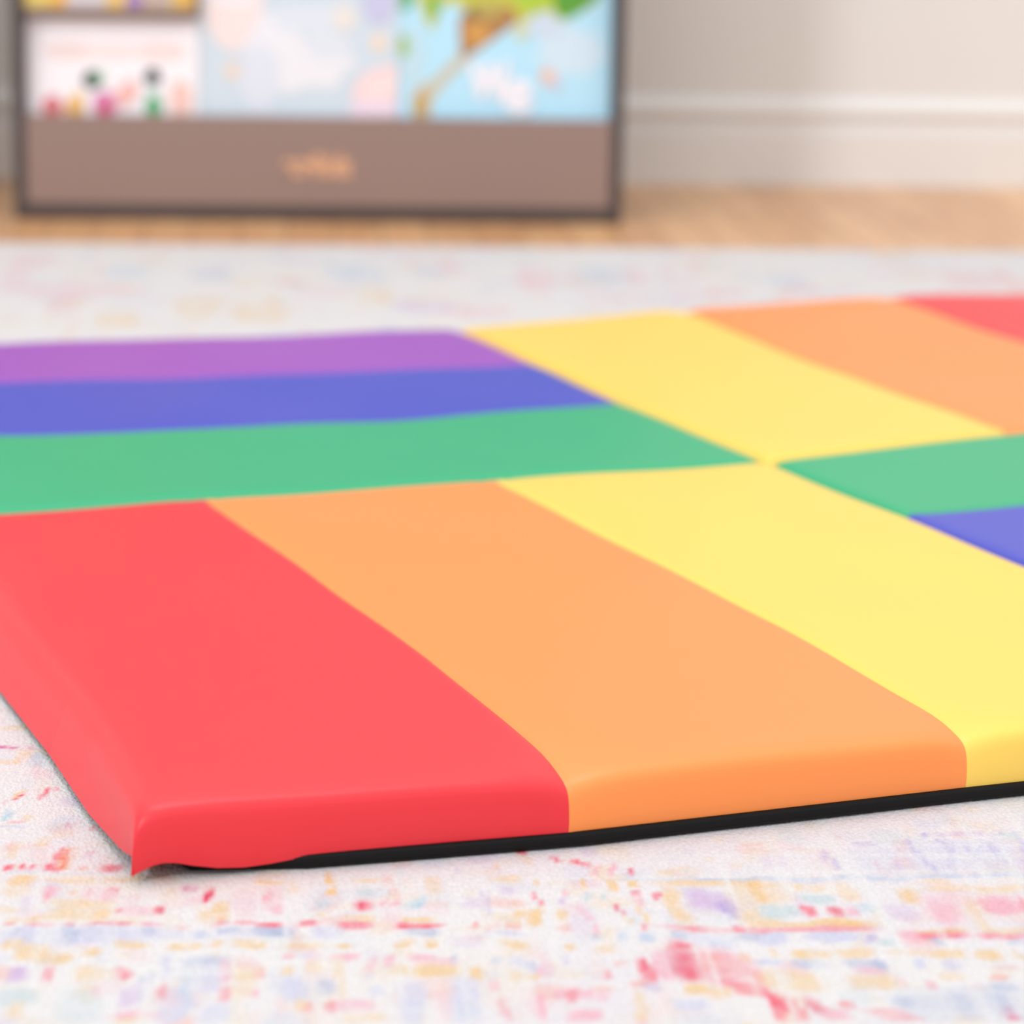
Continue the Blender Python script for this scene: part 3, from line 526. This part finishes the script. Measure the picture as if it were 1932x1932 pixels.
# books facing out; art is printed on the cover
def solid(name, c, rough=.35): return mat(name, lin(c), rough, .4)
def ell(cx, cz, rx, rz_, n=28, rot=0):
    return [(cx+rx*math.cos(t)*math.cos(rot)-rz_*math.sin(t)*math.sin(rot), cz+rx*math.cos(t)*math.sin(rot)+rz_*math.sin(t)*math.cos(rot)) for t in [2*math.pi*i/n for i in range(n)]]
def cloud(p, r_, seed, lob=7):
    q_ = random.Random(seed); ph = q_.random()*6
    return [(p[0]+r_[0]*math.cos(t)*(1+.12*math.sin(lob*t+ph)), p[1]+r_[1]*math.sin(t)*(1+.12*math.sin(lob*t+ph))) for t in [2*math.pi*i/40 for i in range(40)]]
def book(x0, x1, z0, z1, y, tilt, thick, cover_c, art, texts, label):
    """art: list of (polygon, colour) given in metres on the display plane"""
    b = empty('picture_book', ((x0+x1)/2, y, z0)); b.rotation_euler = (-tilt, 0, 0)
    tag(b, label, 'book', 'picture books on the display rack')
    cxm = (x0+x1)/2; wd = x1-x0; hh = (z1-z0)/math.cos(tilt)
    mats = [solid('cover_paper', cover_c)]; bm = bmesh.new()
    for (ya, yb) in ((0, .0022), (thick-.0022, thick)):
        t = box(-wd/2, wd/2, ya, yb, 0, hh, .0006, 1); mt = bpy.data.meshes.new('t'); t.to_mesh(mt); t.free(); bm.from_mesh(mt); bpy.data.meshes.remove(mt)
    t = box(-wd/2, -wd/2+.003, .001, thick-.001, 0, hh, .0006, 1); mt = bpy.data.meshes.new('t'); t.to_mesh(mt); t.free(); bm.from_mesh(mt); bpy.data.meshes.remove(mt)
    lay = 0
    def flat(bmx, mi, l):
        pass
    for poly, c in art:
        lay += 1; mats.append(solid('cover_print', c)); yy = -.00012*lay
        # keep the print inside the cover
        t = bmesh.new(); f = t.faces.new([t.verts.new((px-cxm, yy, (pz-z0)/math.cos(tilt))) for px, pz in poly])
        for (pc, pn) in (((-wd/2+.001, 0, 0), (-1, 0, 0)), ((wd/2-.001, 0, 0), (1, 0, 0)), ((0, 0, .001), (0, 0, -1)), ((0, 0, hh-.001), (0, 0, 1))):
            bmesh.ops.bisect_plane(t, geom=t.verts[:]+t.edges[:]+t.faces[:], plane_co=pc, plane_no=pn, clear_outer=True)
        bmesh.ops.triangulate(t, faces=t.faces)
        t.normal_update()
        for f in t.faces:
            f.material_index = len(mats)-1
            if f.normal.y > 0: f.normal_flip()
        mt = bpy.data.meshes.new('t'); t.to_mesh(mt); t.free(); bm.from_mesh(mt); bpy.data.meshes.remove(mt)
    for body, (a, b_), (c_, d_), colr in texts:
        mats.append(solid('cover_letters', colr)); lay += 1
        t = place_text(text_bm(body, .05, .0032), a-cxm, c_-cxm, (b_-z0)/math.cos(tilt), (d_-z0)/math.cos(tilt), -.00012*lay)
        for f in t.faces: f.material_index = len(mats)-1
        mt = bpy.data.meshes.new('t'); t.to_mesh(mt); t.free(); bm.from_mesh(mt); bpy.data.meshes.remove(mt)
    from_bm('cover', bm, mats, b)
    from_bm('pages', box(-wd/2+.0032, wd/2-.003, .0023, thick-.0023, .003, hh-.003), mat('paper_block', (.80, .77, .72), .8), b)
    return b

TI = math.radians(4)
BY = FY+.0128
GR, LG, YG = (95, 165, 60), (178, 208, 70), (205, 205, 85)
book(-.7885, -.5385, .0192, .2915, BY, TI, .012, (255, 250, 255),
     [(ell(*(-0.7255,0.2432), .040, .013), (248, 228, 226)), (ell(*(-0.6603,0.2425), .045, .010), (248, 234, 232)), (ell(*(-0.5911,0.2434), .038, .014), (250, 230, 228)),
      (ell(*(-0.6846,0.2046), .012, .016), (205, 225, 212)), (ell(*(-0.6946,0.2022), .0125, .013), (20, 26, 22)), (ell(*(-0.6885,0.2038), .005, .009), (20, 120, 70)),
      (ell(*(-0.6053,0.2071), .0125, .013), (50, 30, 58)), (ell(*(-0.6069,0.2056), .006, .008), (15, 50, 35)), (ell(*(-0.6055,0.1848), .012, .014), (222, 232, 230)),
      (ell(*(-0.7514,0.1623), .016, .018), (232, 140, 150)), (ell(*(-0.7515,0.1569), .009, .008), (215, 90, 85)),
      (ell(*(-0.7150,0.1743), .010, .012), (250, 215, 160)), (ell(*(-0.7191,0.1619), .013, .012), (240, 180, 70)), (ell(*(-0.6743,0.1686), .019, .019), (228, 160, 200)), (ell(*(-0.6752,0.1624), .010, .011), (215, 50, 100)),
      (ell(*(-0.6433,0.1828), .014, .022, 28, -.6), (250, 195, 188)), (ell(*(-0.6042,0.1640), .012, .016), (70, 175, 110)), (ell(*(-0.5647,0.1745), .016, .030), (250, 208, 198))],
     [], 'white picture book with small colourful figures in the lower left slot of the rack')
book(-.7885, -.5415, .3080, .50, BY-.006, TI, .012, (232, 205, 110),
     [(ell(*(-0.7358,0.3132), .016, .016), (240, 180, 80)), (ell(*(-0.6923,0.3123), .036, .030), (215, 208, 216)), (ell(*(-0.6518,0.3159), .020, .022), (238, 200, 120)), (ell(*(-0.6288,0.3162), .014, .016), (165, 135, 195)),
      (ell(*(-0.5943,0.3236), .020, .022), (200, 180, 170)), (ell(*(-0.5483,0.3158), .022, .018), (228, 180, 95))],
     [], 'picture book with yellow and purple cover standing on the small upper left shelf')
book(-.5372, -.2450, .0192, .44, BY, TI, .012, (214, 227, 238),
     [(cloud((-0.4407,0.2760), (.05, .03), 1), (240, 240, 248)), (cloud((-0.3711,0.2923), (.06, .02), 2), (226, 234, 244)), (cloud((-0.3942,0.2305), (.08, .04), 3), (240, 240, 246)),
      (cloud((-0.3478,0.2542), (.035, .02), 4), (228, 234, 244)), (cloud((-0.4485,0.2067), (.03, .05), 5), (226, 232, 244)),
      ([(-0.5289,0.3511), (-0.4406,0.3524), (-0.4445,0.3066), (-0.4638,0.2681), (-0.4832,0.2463), (-0.4948,0.2462), (-0.5178,0.2674), (-0.5292,0.2978)], (250, 232, 230)), (ell(*(-0.4906,0.3273), .04, .018), (248, 240, 244)),
      (ell(*(-0.4887,0.2178), .011, .012), (244, 222, 205)), (ell(*(-0.3247,0.2968), .018, .020), (238, 232, 228)), (ell(*(-0.2745,0.3242), .024, .038), (205, 205, 236)), (ell(*(-0.2740,0.2613), .012, .013), (246, 224, 205)),
      ([(-0.3084,0.1541), (-0.3125,0.1929), (-0.2970,0.2163), (-0.2660,0.2283), (-0.2450,0.2285), (-0.2443,0.1548)], (250, 222, 224)), ([(-0.2930,0.1970), (-0.2448,0.2131), (-0.2447,0.1976), (-0.2851,0.1816)], (252, 232, 230)), ([(-0.3162,0.1525), (-0.3124,0.1758), (-0.2445,0.1766), (-0.2443,0.1533)], (246, 226, 240))],
     [], 'large pale blue and white picture book in the middle of the rack')
book(-.2440, .0708, .0192, .44, BY, TI, .012, (188, 234, 255),
     [(cloud((0.0113,0.2511), (.05, .035), 9), (212, 234, 248)), (cloud((-0.0287,0.2892), (.03, .02), 8), (208, 224, 240)), (ell(*(-0.2232,0.2404), .018, .05), (196, 228, 242)),
      # trunk and branch
      ([(-0.2239,0.1535), (-0.2258,0.1823), (-0.2150,0.1979), (-0.1917,0.2098), (-0.1685,0.2334), (-0.1516,0.2506), (-0.1374,0.2430), (-0.1590,0.2195), (-0.1798,0.1983), (-0.1929,0.1788), (-0.1973,0.1538)], (208, 200, 176)),
      ([(-0.2223,0.1535), (-0.2196,0.1878), (-0.2024,0.1926), (-0.2004,0.1538)], (205, 170, 110)),
      # hanging nest
      # leaves
      ([(-0.2461,0.3552), (-0.2283,0.3555), (-0.2083,0.3022), (-0.1964,0.2793), (-0.1910,0.2870), (-0.1835,0.3102), (-0.1697,0.3219), (-0.1462,0.3107), (-0.0836,0.3000), (-0.0639,0.2903), (-0.0486,0.3044), (-0.0213,0.3109), (-0.0038,0.2957), (0.0179,0.3053), (0.0488,0.3249), (0.0636,0.3597)], YG),
      ([(-0.0846,0.3575), (-0.0643,0.3080), (-0.0292,0.3123), (-0.0067,0.3587)], LG), ([(-0.0223,0.3585), (-0.0135,0.3087), (0.0009,0.2989), (0.0256,0.3115), (0.0525,0.3327), (0.0558,0.3596)], GR),
      ([(-0.1554,0.2991), (-0.1400,0.3146), (-0.1074,0.3205), (-0.0722,0.3133), (-0.0695,0.2948), (-0.0988,0.2729), (-0.1235,0.2556), (-0.1498,0.2382), (-0.1549,0.2683)], (180, 132, 80)), (ell(*(-0.1285,0.2771), .018, .018), (214, 158, 84)), (ell(*(-0.1290,0.3063), .014, .012), (142, 120, 80)),
      (ell(*(-0.1930,0.3177), .008, .020), (120, 190, 100)), (ell(*(-0.2358,0.3286), .012, .020), (110, 185, 120)), (ell(*(-0.2374,0.2572), .007, .016), (165, 200, 80)), (ell(*(-0.1111,0.3112), .02, .012), (190, 172, 95)), (ell(*(-0.0638,0.2810), .010, .014), (215, 220, 180)),
      (ell(*(-0.0224,0.2134), .015, .010, 28, -.9), (252, 195, 165)), (ell(*(-0.0128,0.2042), .012, .008, 28, -.6), (215, 212, 228))],
     [('W', (-0.1427,0.1778), (-0.0778,0.2360), (250, 246, 252)), ('e', (-0.0906,0.1597), (-0.0444,0.2116), (246, 244, 252))],
     'light blue picture book with a tree and nest at the right of the rack')
